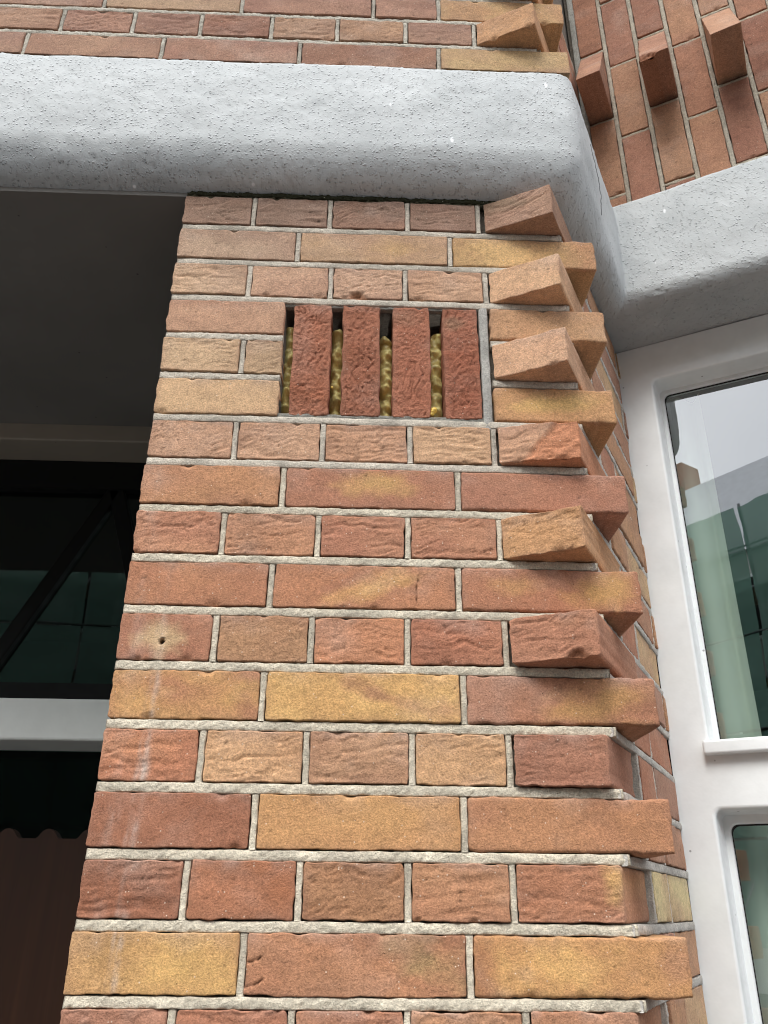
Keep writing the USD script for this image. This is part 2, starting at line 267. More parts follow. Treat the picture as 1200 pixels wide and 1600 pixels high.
    for pts in cracks:
        p = np.asarray(pts); dd = np.full(U.shape, 9.0)
        for a, b in zip(p[:-1], p[1:]):
            ab = b-a; t = np.clip(((U0-a[0])*ab[0]+(V0-a[1])*ab[1])/(ab@ab), 0, 1)
            dd = np.minimum(dd, np.hypot(U0-a[0]-t*ab[0], V0-a[1]-t*ab[1]))
        dd = dd + (nfine)*.0016
        g = np.clip(1-dd/.0010, 0, 1); w += g*.0025; col *= (1-.55*g)[..., None]
    if rough_half:                                     # the face has spalled off along a slanting line
        line = (U0/L-.50)+(V0/H-.5)*-.42 + (fbm(P3(60, 60, 91), 3, 18)-.5)*.12
        g = np.clip(line*14+.5, 0, 1); w += g*(.002+.008*np.clip(U0/L-.45, 0, 1)+.006*(fbm(P3(90, 110, 95), 4, 19)-.5)); col = col*(1-g[..., None]*.85)+clay((190, 108, 70))*g[..., None]*.85
    if streak is not None:
        for (su, sw, sa_) in streak:
            g = np.exp(-((U0-su-(V0/H-.5)*.003+(fbm(P3(30, 45, 98), 2, 24)-.5)*.006)/(sw*(.6+1.2*fbm(P3(30, 60, 96), 2, 25))))**2)*np.clip(fbm(P3(160, 60, 97), 3, 20)*2.6-.75, 0, 1)*np.clip(fbm(P3(25, 28, 99), 2, 21)*3-.8, 0, 1)*sa_
            col = col*(1-g[..., None])+lin((205, 190, 178))*g[..., None]
    nU, nV = len(us), len(vs)
    idx = np.arange(nU*nV).reshape(nU, nV)
    quads = np.stack([idx[:-1, :-1], idx[1:, :-1], idx[1:, 1:], idx[:-1, 1:]], -1).reshape(-1, 4)
    loop = np.r_[idx[:, 0], idx[-1, 1:], idx[-2::-1, -1], idx[0, -2:0:-1]]
    pu, pw, pv, pc = [U.ravel()], [w.ravel()], [V.ravel()], [col.reshape(-1, 3)]
    lu, lv, lw = U.ravel()[loop], V.ravel()[loop], w.ravel()[loop]
    faces = [quads]; prev = loop; base_i = nU*nV
    lc = col.reshape(-1, 3)[loop]; mean_c = col.reshape(-1, 3).mean(0)
    for s_ in (.008, .03, .06, 1.0):
        dd = s_ if s_ < 1 else dep
        if dd > dep: continue
        j = (fbm(np.stack([lu*80+k[0], lv*80+k[1], np.full_like(lu, dd*60)], -1), 2, 22)-.5)*.0016
        pu.append(lu+j*np.sign(lu-L/2)*(np.minimum(lu, L-lu) < .004)); pv.append(lv+j*np.sign(lv-H/2)*(np.minimum(lv, H-lv) < .004)); pw.append(np.full_like(lu, dd)+0*lw)
        m_ = (fbm(np.stack([lu*30+k[0], lv*30+k[1], np.full_like(lu, dd*25)], -1), 3, 23)*.7+.65)[:, None]
        pc.append((lc*.4+mean_c*.6)*m_)
        cur = base_i + np.arange(len(loop)); base_i += len(loop)
        faces.append(np.stack([prev, np.roll(prev, 0), np.roll(cur, 0), cur], -1)[:0])
        a, b, c_, d_ = prev, np.roll(prev, -1), np.roll(cur, -1), cur
        faces.append(np.stack([a, d_, c_, b], -1)); prev = cur
    pu.append([L/2]); pv.append([H/2]); pw.append([dep]); pc.append(mean_c[None])
    q_ = np.vstack(faces); tri = np.vstack([q_[:, [0, 1, 2]], q_[:, [0, 2, 3]], np.stack([prev, np.full(len(prev), base_i), np.roll(prev, -1)], -1)])
    pts = F(np.concatenate(pu), np.concatenate(pw), np.concatenate(pv))
    return (pts, tri), np.clip(np.vstack(pc)*.92, .004, .9)

def ribbon(F, u0, u1, vc, h, seed, horizontal=True, wf=.0012, wb=.0125, col=(184, 177, 160), rough=1.0, grime=.0):
    """A pointed mortar joint: a rough, slightly bulging bead from u0 to u1, centred on vc and h high."""
    rg = np.random.default_rng(seed); L = u1-u0
    n = max(3, int(L/.0020)); a = np.linspace(0, 1, n)
    prof = [(-.5, wb), (-.5, wf+.0012), (-.40, wf+.0003), (-.2, wf), (0, wf-.0002), (.2, wf), (.40, wf+.0003), (.5, wf+.0012), (.5, wb)]
    A = u0 + a[:, None]*L + np.zeros(len(prof)); B = vc + np.array([p[0] for p in prof])[None]*h + np.zeros((n, 1)); Wd = np.array([p[1] for p in prof])[None] + np.zeros((n, 1))
    k = rg.uniform(0, 99, 2)
    q = np.stack([A*1.0, B*1.0, np.full_like(A, 0)], -1)
    w1 = (fbm(q*[230, 330, 1]+[k[0], k[1], 0], 3, 3)-.5)*.0026*rough + (fbm(q*[28, 30, 1]+[k[1], 0, 2], 2, 5)-.5)*.0016
    front = (np.abs([p[0] for p in prof]) <= .5)[None]*(np.array([p[1] for p in prof]) < wb-.001)[None]
    Wd = Wd + w1*front
    edge = np.sign([p[0] for p in prof])*(np.abs([p[0] for p in prof]) > .35)
    B = B + (fbm(np.stack([A*75+k[0], np.sign(B-vc)*5, np.full_like(A, k[1])], -1), 3, 6)-.5)*.0019*np.abs(edge)[None]
    c = np.broadcast_to(lin(col), A.shape+(3,)) * (1+(fbm(q*[40, 60, 1]+[k[1], 3, 1], 3, 9)-.5)[..., None]*.5)
    if grime:
        g = np.clip(fbm(q*[25, 50, 1]+[k[0], 9, 5], 3, 10)*3-1.2, 0, 1)[..., None]*grime; c = c*(1-g)+lin((70, 66, 55))*g
    pts = F(A.ravel(), Wd.ravel(), B.ravel()) if horizontal else F(B.ravel(), Wd.ravel(), A.ravel())
    m = len(prof); i = np.arange(n*m).reshape(n, m); cap = np.stack([np.zeros(m-2, int), np.arange(1, m-1), np.arange(2, m)], -1)
    f = np.stack([i[:-1, :-1], i[1:, :-1], i[1:, 1:], i[:-1, 1:]], -1).reshape(-1, 4)
    f = np.vstack([f[:, [0, 1, 2]], f[:, [0, 2, 3]], cap[:, ::-1], cap+(n-1)*m])
    if not horizontal: f = f[:, ::-1]
    return pts, f, c.reshape(-1, 3)
def join(parts):
    vs, fs, cs, o = [], [], [], 0
    for v, f, c in parts:
        vs.append(v); fs.append(f+o); cs.append(c); o += len(v)
    return (np.vstack(vs), np.vstack(fs)), np.vstack(cs)
def plain(mesh, col):
    v, f, _ = meshkit.arrays(mesh); return v, f, np.broadcast_to(lin(col), v.shape)
def prism(pts, z0, z1):
    p = m3.CrossSection([np.asarray(pts, float)[:, :2].tolist()]) if Polygon(pts).exterior.is_ccw else m3.CrossSection([np.asarray(pts, float)[::-1, :2].tolist()])
    return m3.Manifold.extrude(p, z1-z0).translate([0, 0, z0])
def off_pt(t, o): return C + t*D + o*N                 # plan point: t along the return, o outward from it
def front_cross(y, o):                                 # where the line y meets the return line at offset o
    t = (y - o*N[1])/D[1]; return off_pt(t, o)

seed = [100]
def sd_():
    seed[0] += 1; return seed[0]
BH = CO-.0118                                          # brick height
G = .0043                                              # half a head joint
def z0_of(k): return -k*CO+.0056                       # bottom of course k of the pier (k = 1 is the top course)
pier = thing('brick_pier', 'tall brick pier with twisted projecting corner bricks, below the white concrete band', 'brick pier')
def add_brick(F, L, H, dep, parent, name='brick', label=None, mat_='fired_brick', **kw):
    (v, f), c = brick(F, L, H, dep, sd_(), **kw)
    return put(name, (v, f), mat_, parent, smooth=True, col=c, label=label)

OC, RD, PK = (202, 142, 80), (160, 88, 66), (178, 122, 104)
J1 = {1: [.1017, .2127, .3261, .4302], 3: [.1048, .2184, .3227, .4357], 5: [.1060], 7: [.1074, .2178, .3283, .4352], 9: [.1043, .2176, .3254, .4357], 11: [.1071, .2155, .3245, .4362],
      13: [.1052, .2162, .3289, .4333], 15: [.1028, .2155, .3242, .4299], 17: [.1031, .2143, .3233, .4356], 19: [.1050, .2150, .3250, .4350]}
J2 = {2: [.1693, .3871], 8: [.1716, .3875], 10: [.1657, .3844], 12: [.1657, .3862], 14: [.1662, .3826], 16: [.1648, .3841], 18: [.166, .385], 20: [.167, .386]}
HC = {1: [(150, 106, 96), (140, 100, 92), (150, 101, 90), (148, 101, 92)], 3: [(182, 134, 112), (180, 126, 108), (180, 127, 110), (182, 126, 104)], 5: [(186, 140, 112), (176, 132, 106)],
      7: [(176, 118, 98), (180, 123, 102), (176, 114, 92), (186, 132, 104)], 9: [(180, 108, 84), (178, 108, 82), (173, 101, 80), (172, 101, 79)], 11: [(168, 95, 75), (166, 108, 78), (180, 102, 73), (173, 95, 74)],
      13: [(182, 104, 74), (190, 130, 96), (172, 114, 90), (190, 132, 96)], 15: [(152, 81, 64), (166, 89, 64), (160, 98, 68), (174, 108, 76)], 17: [(160, 92, 78), (162, 88, 70), (168, 98, 76), (170, 105, 78)], 19: [(160, 90, 70)]*4}
SC = {2: [dict(base=(168, 124, 110), second=(186, 146, 126)), dict(base=(172, 122, 104), second=(196, 146, 104), patches=[(.62, .5, .16, .08, 0, (198, 145, 98), .8)]), None],
      8: [dict(base=(182, 114, 84), second=(190, 122, 80)), dict(base=(172, 102, 80), patches=[(.52, .6, .22, .09, 0, (196, 140, 80), .95), (.95, .2, .12, .06, .5, (162, 90, 74), .7)]), None],
      10: [dict(base=(176, 104, 74), second=(184, 116, 80)), dict(base=(180, 108, 74), patches=[(.55, .5, .30, .07, .35, OC, .9), (.35, .55, .16, .04, .4, (160, 92, 74), .7)]), None],
      12: [dict(base=(180, 112, 74), second=OC, amt=.75, patches=[(.18, .5, .2, .09, 0, (192, 135, 76), .7), (.93, .4, .08, .12, 0, (166, 98, 74), .8)]), dict(base=(198, 138, 80), second=(206, 150, 88), amt=.8, patches=[(.62, .5, .22, .045, -.35, (162, 96, 76), .9), (.92, .3, .08, .07, 0, (170, 100, 76), .6)]), None],
      14: [dict(base=(156, 84, 66), second=(172, 100, 78)), dict(base=(192, 126, 78), second=(198, 136, 84), amt=.6), None],
      16: [dict(base=(186, 128, 78), second=OC, amt=.4, patches=[(.65, .45, .34, .2, 0, (208, 152, 84), .9)]), dict(base=(180, 112, 78), second=(172, 100, 72), patches=[(.84, .6, .2, .09, -.4, (160, 122, 76), .9)], cracks=[[(.001, .028), (.011, .030), (.017, .035)], [(.001, .008), (.009, .009), (.016, .013)]]), None],
      18: [dict(base=(170, 100, 76)), dict(base=(176, 108, 74)), None], 20: [dict(base=(170, 100, 76)), dict(base=(176, 108, 74)), None]}
CORNER_S = {2: dict(base=(182, 128, 90), patches=[(.35, .45, .42, .2, 0, (208, 156, 100), .95), (.95, .5, .12, .3, 0, (182, 112, 84), .6)]), 4: dict(base=(182, 124, 92), second=(188, 134, 100)),
            6: dict(base=(188, 126, 84), patches=[(.5, .55, .3, .09, .15, (198, 148, 84), .95)]), 8: dict(base=(170, 100, 82), second=(182, 112, 90), amt=.4),
            10: dict(base=(174, 102, 76), patches=[(.78, .45, .22, .12, .2, (196, 138, 74), .95), (.28, .6, .16, .07, 0, (190, 128, 78), .8)]),
            12: dict(base=(170, 100, 76), patches=[(.72, .4, .26, .12, .2, (192, 132, 72), .95), (.97, .7, .06, .1, 0, (170, 108, 84), .7)]),
            14: dict(base=(178, 110, 78), second=(188, 120, 76), patches=[(.8, .5, .16, .12, 0, (186, 116, 70), .7)]),
            16: dict(base=(188, 124, 72), patches=[(.35, .5, .3, .14, 0, (208, 148, 84), .95), (.03, .5, .07, .2, 0, (160, 88, 66), .8), (.93, .6, .1, .1, .9, (172, 110, 84), .8)]), 18: dict(base=(178, 110, 78)), 20: dict(base=(170, 100, 76))}
CORNER_H = {1: (.4385, .000, .529, -.044, (158, 108, 96)), 3: (.4405, .001, .530, -.043, (200, 142, 112)), 5: (.4395, -.001, .528, -.046, (202, 142, 114)), 7: (.4395, -.003, .536, -.028, (184, 124, 102)),
            9: (.4385, -.001, .526, -.044, (190, 126, 86)), 11: (.4395, -.008, .528, -.050, (174, 104, 82)), 13: (.437, -.004, .537, -.010, (156, 88, 74)), 15: (.4335, .001, .540, -.001, (166, 94, 70)),
            17: (.4395, 0, .541, 0, (172, 104, 80)), 19: (.4395, 0, .541, 0, (160, 96, 76))}
SIDE = [(184, 122, 92), (176, 110, 88), (190, 128, 96), (170, 112, 100), (196, 150, 112), (178, 104, 82)]
STREAK = {12: .9, 13: .9, 14: .5, 15: 1.0, 16: .7, 11: .35, 10: .15}
joints = []
rnd = random.Random(7)
for k in range(1, 21):
    zb = z0_of(k); odd = k % 2 == 1; x_end = .54
    st = [(.048, .0032, STREAK[k]), (.0405, .0018, STREAK[k]*.55), (.022, .006, .22)] if k in STREAK else ([(.02, .006, .2)] if k > 6 else None)
    mcol = (205, 196, 181) if k <= 7 else (214, 204, 184)
    if odd:
        js = J1[k]; edges = [0.0] + js
        if k == 5: edges = [0.0, .106, .1585+G]
        for i in range(len(edges)-1):
            a, b = edges[i]+(G if i else rnd.uniform(-.0008, .0012)), edges[i+1]-G
            kw = dict(style='crease' if rnd.random() < .85 or k in (7, 9, 13) else 'sand', base=HC[k][i], second=tuple(np.clip(np.array(HC[k][i])+[14, 16, 12], 0, 255)), amt=.6)
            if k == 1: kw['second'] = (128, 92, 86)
            if k == 11 and i == 0: kw.update(style='sand', holes=[(.0485, .021, .0030, .018)], patches=[(.46, .55, .24, .19, 0, (196, 158, 118), .85), (.46, .10, .07, .2, 0, (196, 160, 128), .6)])
            if k == 3 and i == 2: kw.update(chips=[(.034, .001, .012, .006)])
            if i == 0: kw['streak'] = st
            dp = .098 if i else .2
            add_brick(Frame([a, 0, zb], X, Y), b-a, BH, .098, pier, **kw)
        for j in (js if k != 5 else [.106]): joints.append(ribbon(FRONT, zb-.001, zb+BH+.001, j, .0068, sd_(), False, col=mcol, grime=.25, rough=.8, wf=.0016))
        xl, yl, xr, yr, cc = CORNER_H[k]
        ex = np.array([xr-xl, yr-yl, 0]); L = np.linalg.norm(ex); ex /= L
        kw = dict(style='crease' if k in (1, 7, 9, 11, 13, 15) else 'sand', base=cc, second=tuple(np.clip(np.array(cc)+[12, 14, 8], 0, 255)), wob=1.1)
        if k == 7: kw['rough_half'] = True
        if k == 11: kw['chips'] = [(.072, .000, .011, .007)]
        if k == 15: kw['patches'] = [(.93, .65, .12, .25, 0, (194, 140, 78), .9)]
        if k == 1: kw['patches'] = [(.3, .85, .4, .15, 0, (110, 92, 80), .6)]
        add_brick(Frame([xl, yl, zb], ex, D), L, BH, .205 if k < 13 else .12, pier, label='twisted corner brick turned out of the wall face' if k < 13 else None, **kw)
        # the return face: what follows behind the corner brick
        tt = .172 if k < 13 else .128
        edges = [tt, .385] if k < 13 else [tt, .232, .405]
        for a, b in zip(edges[:-1], edges[1:]):
            add_brick(Frame(off_pt(a, rnd.uniform(-.003, .001))+Z*zb, D, -N), b-a-.009, BH, .08, pier, base=SIDE[rnd.randrange(6)] if k != 15 else (206, 178, 130), second=PK, res=.0035)
        for j in edges[:-1]+([.39] if k < 13 else []): joints.append(ribbon(RET, zb-.001, zb+BH+.001, j-.0045, .0075, sd_(), False, col=(204, 198, 187), wf=.002))
        if k < 13: add_brick(Frame(off_pt(.394, 0)+Z*zb, D, -N), .02, BH, .05, pier, base=SIDE[rnd.randrange(6)], res=.0035)
    else:
        if k in (4, 6):
            spans = [(0.0, .1575 if k == 4 else .1585)]; js = []
            infos = [dict(base=(182, 124, 104), second=(192, 138, 114)) if k == 4 else dict(base=(196, 144, 112), second=(204, 154, 116), amt=.7)]; cs = .4385
        else:
            js = J2[k]; spans = [(0.0, js[0]-G), (js[0]+G, js[1]-G)]; infos = SC[k][:2]; cs = js[1]+G
        for i, ((a, b), kw) in enumerate(zip(spans, infos)):
            kw = dict(kw)
            if i == 0: a += rnd.uniform(-.0008, .0012); kw['streak'] = st
            if k == 10 and i == 1: kw['cracks'] = [[(.338-a, .042), (.334-a, .022), (.336-a, .003)]]
            add_brick(Frame([a, 0, zb], X, Y), b-a, BH, .098, pier, **kw)
        for j in js: joints.append(ribbon(FRONT, zb-.001, zb+BH+.001, j, .0068, sd_(), False, col=mcol, grime=.25, rough=.8, wf=.0016))
        e = .599 + rnd.uniform(-.002, .002)
        add_brick(Frame([cs, 0, zb], X, Y), e-cs, BH, .097, pier, wob=1.2, r=.0034, label='corner stretcher brick jutting out past the pier edge', **CORNER_S[k])
        edges = [.122, .232, .405]
        for a, b in zip(edges[:-1], edges[1:]):
            add_brick(Frame(off_pt(a, rnd.uniform(-.003, .001))+Z*zb, D, -N), b-a-.009, BH, .08, pier, base=SIDE[rnd.randrange(6)], second=PK, res=.0035)
        for j in edges[:-1]: joints.append(ribbon(RET, zb-.001, zb+BH+.001, j-.0045, .0075, sd_(), False, col=(204, 198, 187), wf=.002))
    # bed joint under course k
    zc = -k*CO+.0002 - .0010
    xe = .5515
    if k in (4, 5): joints.append(ribbon(FRONT, .001, .158, zc, .0102, sd_(), col=mcol)); joints.append(ribbon(FRONT, .438, xe, zc, .0102, sd_(), col=mcol))
    else: joints.append(ribbon(FRONT, .001, xe, zc, .0103, sd_(), col=mcol, grime=.3 if k < 3 else .12, rough=.5 if k <= 7 else 1.15))
    joints.append(ribbon(RET, -.001, .41, zc, .0100, sd_(), col=(204, 199, 190), wf=.0015))
# mossy dirt where the pier meets the band
for i in range(2): joints.append(ribbon(FRONT, .001, .53, -.0035+i*.0045, .0075, sd_(), col=[(78, 74, 58), (58, 58, 42)][i], wf=.003-.002*i, rough=2.4))
joints.append(ribbon(FRONT, z0_of(7)+BH-.001, z0_of(3)-.009, .4300, .0115, sd_(), False, col=(178, 175, 168), wf=.0012, rough=.6))   # beside the vent
joints.append(ribbon(FRONT, .158, .432, -.1990, .0075, sd_(), col=(150, 147, 138), wf=.004, rough=1.3))
joints.append(ribbon(FRONT, .158, .432, -.3795, .0075, sd_(), col=(140, 137, 128), wf=.003, rough=1.3))
core = prism([(.004, .0118), front_cross(.0118, -.0118)[:2], off_pt(.43, -.0118)[:2], off_pt(.50, -.10)[:2], (.45, .62), (.004, .62)], -2.45, -.004)
core = core - m3.Manifold.cube([.2785, .115, .176]).translate([.1585, 0, -.379])
joints.append(plain(core, (120, 114, 104)))
mm, mc = join(joints)
put('mortar', mm, 'lime_mortar', pier, smooth=True, col=mc)
# the air vent: four red bricks on end with foam between
VB = [(.171, .222, .172, .2225), (.2375, .2875, .239, .289), (.306, .356, .306, .3555), (.373, .421, .375, .4225)]
for i, (a, b, a2, b2) in enumerate(VB):
    zt, zb = (-.2015, -.3785)
    ex = X; evv = np.array([(a-a2)/(zt-zb), rnd.uniform(-.01, .01), 1.0])
    pt = [(.35, .86, .3, .2, 0, (150, 120, 100), .5)] if i == 3 else ([(.2, .9, .5, .25, 0, (150, 108, 92), .45)] if i == 2 else ())
    add_brick(Frame([a2, [.001, .0015, .0005, .0025][i], zb], ex, Y, evv), b-a, zt-zb, .098, pier, name='vent_brick', mat_='sanded_red_brick', style='crackle', base=[(166, 82, 62), (160, 80, 62), (168, 84, 66), (158, 74, 58)][i],
              second=(184, 104, 84), amt=.4, patches=pt, res=.0013, r=.0018, wob=1.2)
rg = np.random.default_rng(5)
for i, (a, b) in enumerate([(.157, .172), (.2215, .239), (.2875, .3065), (.3550, .3745)]):
    parts = [trimesh.creation.box([b-a-.001, .05, .146])]
    parts[0] = parts[0].subdivide_to_size(.0022); parts[0].apply_translation([(a+b)/2, .056, -.303])
    q_ = np.array(parts[0].vertices); fr_ = (q_[:, 1] < .045)*1.0
    lump = fbm(q_*[85, 1, 85]+i*9, 2, 41); big = fbm(q_*[18, 1, 24]+i*5, 2, 42)
    q_[:, 1] -= fr_*(.020*(lump-.3)+.012*(big-.4)-.010*((q_[:, 0]-(a+b)/2)/((b-a)/2))**2)
    q_[:, 2] += (q_[:, 2] > -.24)*(big-.5)*.02; parts[0].vertices = q_
    fm = cat(parts); v = np.array(fm.vertices); v[:, 1] += (fbm(v*320, 3, 4)-.5)*.0016
    cc = lin((206, 196, 128))*(.6+.9*fbm(v*75, 3, 8)[:, None])
    put('foam_strip', (v, fm.faces), 'moulded_foam', pier, smooth=True, col=cc)
for (x, z, rr) in [(.3595, -.366, .0042), (.2265, -.334, .0018), (.3575, -.3705, .003)]:
    s = trimesh.creation.icosphere(2, rr); v = s.vertices+(fbm(s.vertices*400, 2, 3)-.5)[:, None]*rr*.8 + [x, .004, z]
    put('foam_crumb', (v, s.faces), 'moulded_foam', pier, smooth=True, col=np.broadcast_to(lin((206, 172, 74)), v.shape))

# ------------------------------------------------------------------ brick wall above the band, front and return
wall = thing('brick_wall', 'brick wall with level courses above the white concrete band', 'brick wall')
UJ = {1: [-.52, -.298, -.0760, .149, .379], 2: [-.59, -.48, -.366, -.249, -.131, -.019, .099, .209, .324, .440], 3: [-.42, -.187, .045, .269, .381], 4: [-.59, -.48, -.366, -.249, -.131, -.019, .099, .209, .324, .440], 5: [-.52, -.298, -.076, .149, .379], 6: [-.59, -.48, -.366, -.249, -.131, -.019, .099, .209, .324, .440], 7: [-.42, -.187, .045, .269, .381]}
UC = [(162, 108, 94), (158, 100, 90), (168, 116, 98), (150, 96, 88), (172, 118, 96), (156, 104, 94), (148, 88, 78), (170, 124, 104)]
joints = []
def uz(k): return .293+(k-1)*.0636
for k in range(1, 8):
    zb, js = uz(k), UJ[k]
    for i, (a, b) in enumerate(zip(js[:-1], js[1:])):
        c1 = UC[rnd.randrange(8)]
        if k == 1 and i == 3: c1 = (150, 92, 80)
        add_brick(Frame([a+G, 0, zb], X, Y), b-a-2*G, .0525, .098, wall, style='crease' if k % 2 == 0 else 'sand', base=c1, second=tuple(np.clip(np.array(c1)+[16, 18, 12], 0, 255)), res=.0028)
    for j in js: joints.append(ribbon(FRONT, zb-.001, zb+.0535, j, .0068, sd_(), False, col=(204, 198, 184), grime=.3))
    if k % 2 == 0:
        ex = np.array([.088, -.042, 0]); L = np.linalg.norm(ex); ex /= L
        add_brick(Frame([.4445, 0, zb], ex, D), L, .0525, .205, wall, base=(194, 130, 92), second=(182, 116, 84), label='twisted corner brick turned out of the wall face')
        es = [.175, .365]
    else:
        add_brick(Frame([js[-1]+G, 0, zb], X, Y), .596-js[-1]-G, .0525, .097, wall, base=(176, 126, 96) if k == 1 else (186, 128, 92), second=(192, 150, 104), amt=.7, label='corner stretcher brick jutting out past the wall edge')
        es = [.125, .235, .365]
    for a, b in zip(es[:-1], es[1:]):
        add_brick(Frame(off_pt(a, 0)+Z*zb, D, -N), b-a-.009, .0525, .07, wall, base=SIDE[rnd.randrange(6)], second=PK, res=.0045)
    for j in es: joints.append(ribbon(RET, zb-.001, zb+.0535, j-.0045, .0075, sd_(), False, wf=.002))
    zc = zb+.0525+.0056
    joints.append(ribbon(FRONT, -.62, .545, zc-.0006, .0090, sd_(), col=(204, 198, 184))); joints.append(ribbon(RET, .004, .37, zc, .0094, sd_()))
joints.append(ribbon(FRONT, -.62, .545, .2875, .0085, sd_(), col=(70, 67, 60), wf=.003))  # lowest bed joint coloured dark: the shadow on it is in the colour
joints.append(plain(prism([(-1.6, .0118), front_cross(.0118, -.0118)[:2], off_pt(.380, -.0118)[:2], off_pt(.62, -.02)[:2], (.5, .62), (-1.6, .62)], .02, 1.9), (124, 116, 106)))
mm, mc = join(joints); put('mortar', mm, 'lime_mortar', wall, smooth=True, col=mc)

# ------------------------------------------------------------------ brick wall of upright bricks above the window
wall2 = thing('brick_wall', 'wall of upright bricks with tilted projecting ones above the window, upper right', 'brick wall')
TW = .37; W = WIN(TW); joints = []
cols = [(.0125, .0625)] + [(.0675+.0653*i+.0052, .0675+.0653*(i+1)-.0052) for i in range(7)]
zj = [.565, .500, .553, .487, .543, .487, .55, .49]
VC = [(160, 92, 74), (164, 98, 80), (152, 86, 74), (170, 108, 86), (158, 94, 82), (150, 86, 76), (168, 104, 80), (170, 112, 92)]
for i, (a, b) in enumerate(cols):
    for n_ in range(-2, 3):
        z0, z1 = zj[i]+.217*n_+.0045, zj[i]+.217*(n_+1)-.0045
        z0 = max(z0, .285)
        if z1 - z0 < .03: continue
        c1 = VC[rnd.randrange(8)]; kw = dict(base=c1, second=tuple(np.clip(np.array(c1)+[8, 9, 6], 0, 255)), amt=.7, res=.0026)
        if i % 2 == 0 and n_ == 0:
            p = .116; O = C+(TW-p)*D+a*N+Z*(z0+.003); evv = (p*D+Z*(z1-z0-.003))/(z1-z0-.003)
            if i == 2: kw['chips'] = [(.004, .004, .026, .010), (.018, .0, .012, .006)]
            kw['base'] = (176, 116, 96)
            add_brick(Frame(O, N, D, evv), b-a, z1-z0-.003, .13, wall2, label='brick tilted forward so that its lower end juts out', **kw)
        else:
            add_brick(Frame(C+TW*D+a*N+Z*z0, N, D), b-a, z1-z0, .09, wall2, **kw)
        joints.append(ribbon(W, a-.003, b+.003, z1+.0045, .0072, sd_(), True, col=(186, 178, 160), wf=.002))
    joints.append(ribbon(W, .28, 1.15, b+.0052, .0085, sd_(), False, col=(190, 182, 166), wf=.0012))
joints.append(ribbon(W, .28, 1.15, .0055, .0130, sd_(), False, col=(170, 168, 160), wf=-.001, rough=.6))
joints.append(plain(prism([off_pt(.3815, -.009)[:2], off_pt(.3815, 1.0)[:2], off_pt(.68, 1.0)[:2], off_pt(.68, .0)[:2]], .02, 1.9), (124, 116, 106)))
mm, mc = join(joints); put('mortar', mm, 'lime_mortar', wall2, smooth=True, col=mc)

# ------------------------------------------------------------------ the white concrete band
band = thing('concrete_band', 'white roughcast concrete band with rounded underside turning the corner over the pier', 'concrete band')
TB = .322                                              # base line of the band along the window wall
def offset_line(o, rs):
    """points of the band's path at offset o outward, with the corners rounded; constant count"""
    a0 = np.array([-1.6, -o, 0]); k1 = front_cross(-o, o); tb = TB-o
    k2 = off_pt(tb, o); a3 = off_pt(tb, 1.0)
    def seg(p, q, step_n, p_in=0, q_in=0):
        dd = (q-p)/np.linalg.norm(q-p); p, q = p+dd*p_in, q-dd*q_in
        return p+np.linspace(0, 1, step_n)[:, None]*(q-p)
    def bez(p, k, q, n): t = np.linspace(0, 1, n)[:, None]; return (1-t)**2*p+2*t*(1-t)*k+t**2*q
    r1, r2 = rs, .006
    e1, e2, e3 = X, D, N
    c1 = bez(k1-e1*r1, k1, k1+e2*r1, 12)[1:-1]; c2 = bez(k2-e2*r2, k2, k2+e3*r2, 5)[1:-1]
    far = a0+np.linspace(0, 1, 30)[:-1, None]*(np.array([-.5, -o, 0])-a0)
    return np.vstack([far, seg(np.array([-.5, -o, 0]), k1, 360, 0, r1), c1, seg(k1, k2, 130, r1, r2), c2, seg(k2, a3, 230, r2, 0)])
nfront = 29+360+5
R0, R1 = .072, .032
def profile(R, n_arc=26):
    p = [(-.10, .233), (-.02, .2355), (.030, .2365)]
    for a in np.linspace(90, 0, 6): p.append((.045-.010+.010*math.cos(math.radians(a)), .2265+.010*math.sin(math.radians(a))))
    for z in np.linspace(.2265, R, int(30))[1:-1]: p.append((.045+.003*math.sin((z-R)/(.2265-R)*math.pi), z))
    for a in np.linspace(0, 90, n_arc): p.append((.045-R+R*math.cos(math.radians(a)), R-R*math.sin(math.radians(a))))
    p += [(-.06, 0), (-.09, 0.0), (-.11, 0.0)]
    return np.array(p)
p0, p1 = profile(R0), profile(R1)
rows = []
for (o0, zz0), (o1, zz1) in zip(p0, p1):
    l0, l1 = offset_line(o0, .022), offset_line(o1, .022)
    n_ = len(l0); a = np.clip((np.arange(n_)-nfront-20)/80.0, 0, 1)[:, None]
    q = l0*(1-a)+l1*a; q[:, 2] = (zz0*(1-a)+zz1*a)[:, 0]; rows.append(q)
G3 = np.stack(rows, 1)                                  # path x profile x 3
du = np.gradient(G3, axis=0); dv = np.gradient(G3, axis=1); nn = np.cross(du, dv); nn /= np.linalg.norm(nn, axis=-1, keepdims=True)+1e-12
if (nn[200, 15] @ np.array([0, -1.0, 0])) < 0: nn = -nn
h = (fbm(G3*16, 3, 31)-.5)*.005 + (fbm(G3*60, 2, 33)-.5)*.0006 - .0016*np.clip(noise(G3*230, 35)*3-2.0, 0, 1) + .0014*np.clip(noise(G3*190, 36)*3-2.1, 0, 1)
tr = -.003*np.exp(-((G3[..., 2]-.075)/.05)**2)*0
G3 = G3+nn*(h+tr)[..., None]
a_, b_ = G3.shape[:2]; i = np.arange(a_*b_).reshape(a_, b_)
qd = np.stack([i[:-1, :-1], i[:-1, 1:], i[1:, 1:], i[1:, :-1]], -1).reshape(-1, 4)
tri = np.vstack([qd[:, [0, 1, 2]], qd[:, [0, 2, 3]]])
vv = G3.reshape(-1, 3); fn = np.cross(vv[tri[:, 1]]-vv[tri[:, 0]], vv[tri[:, 2]]-vv[tri[:, 0]])
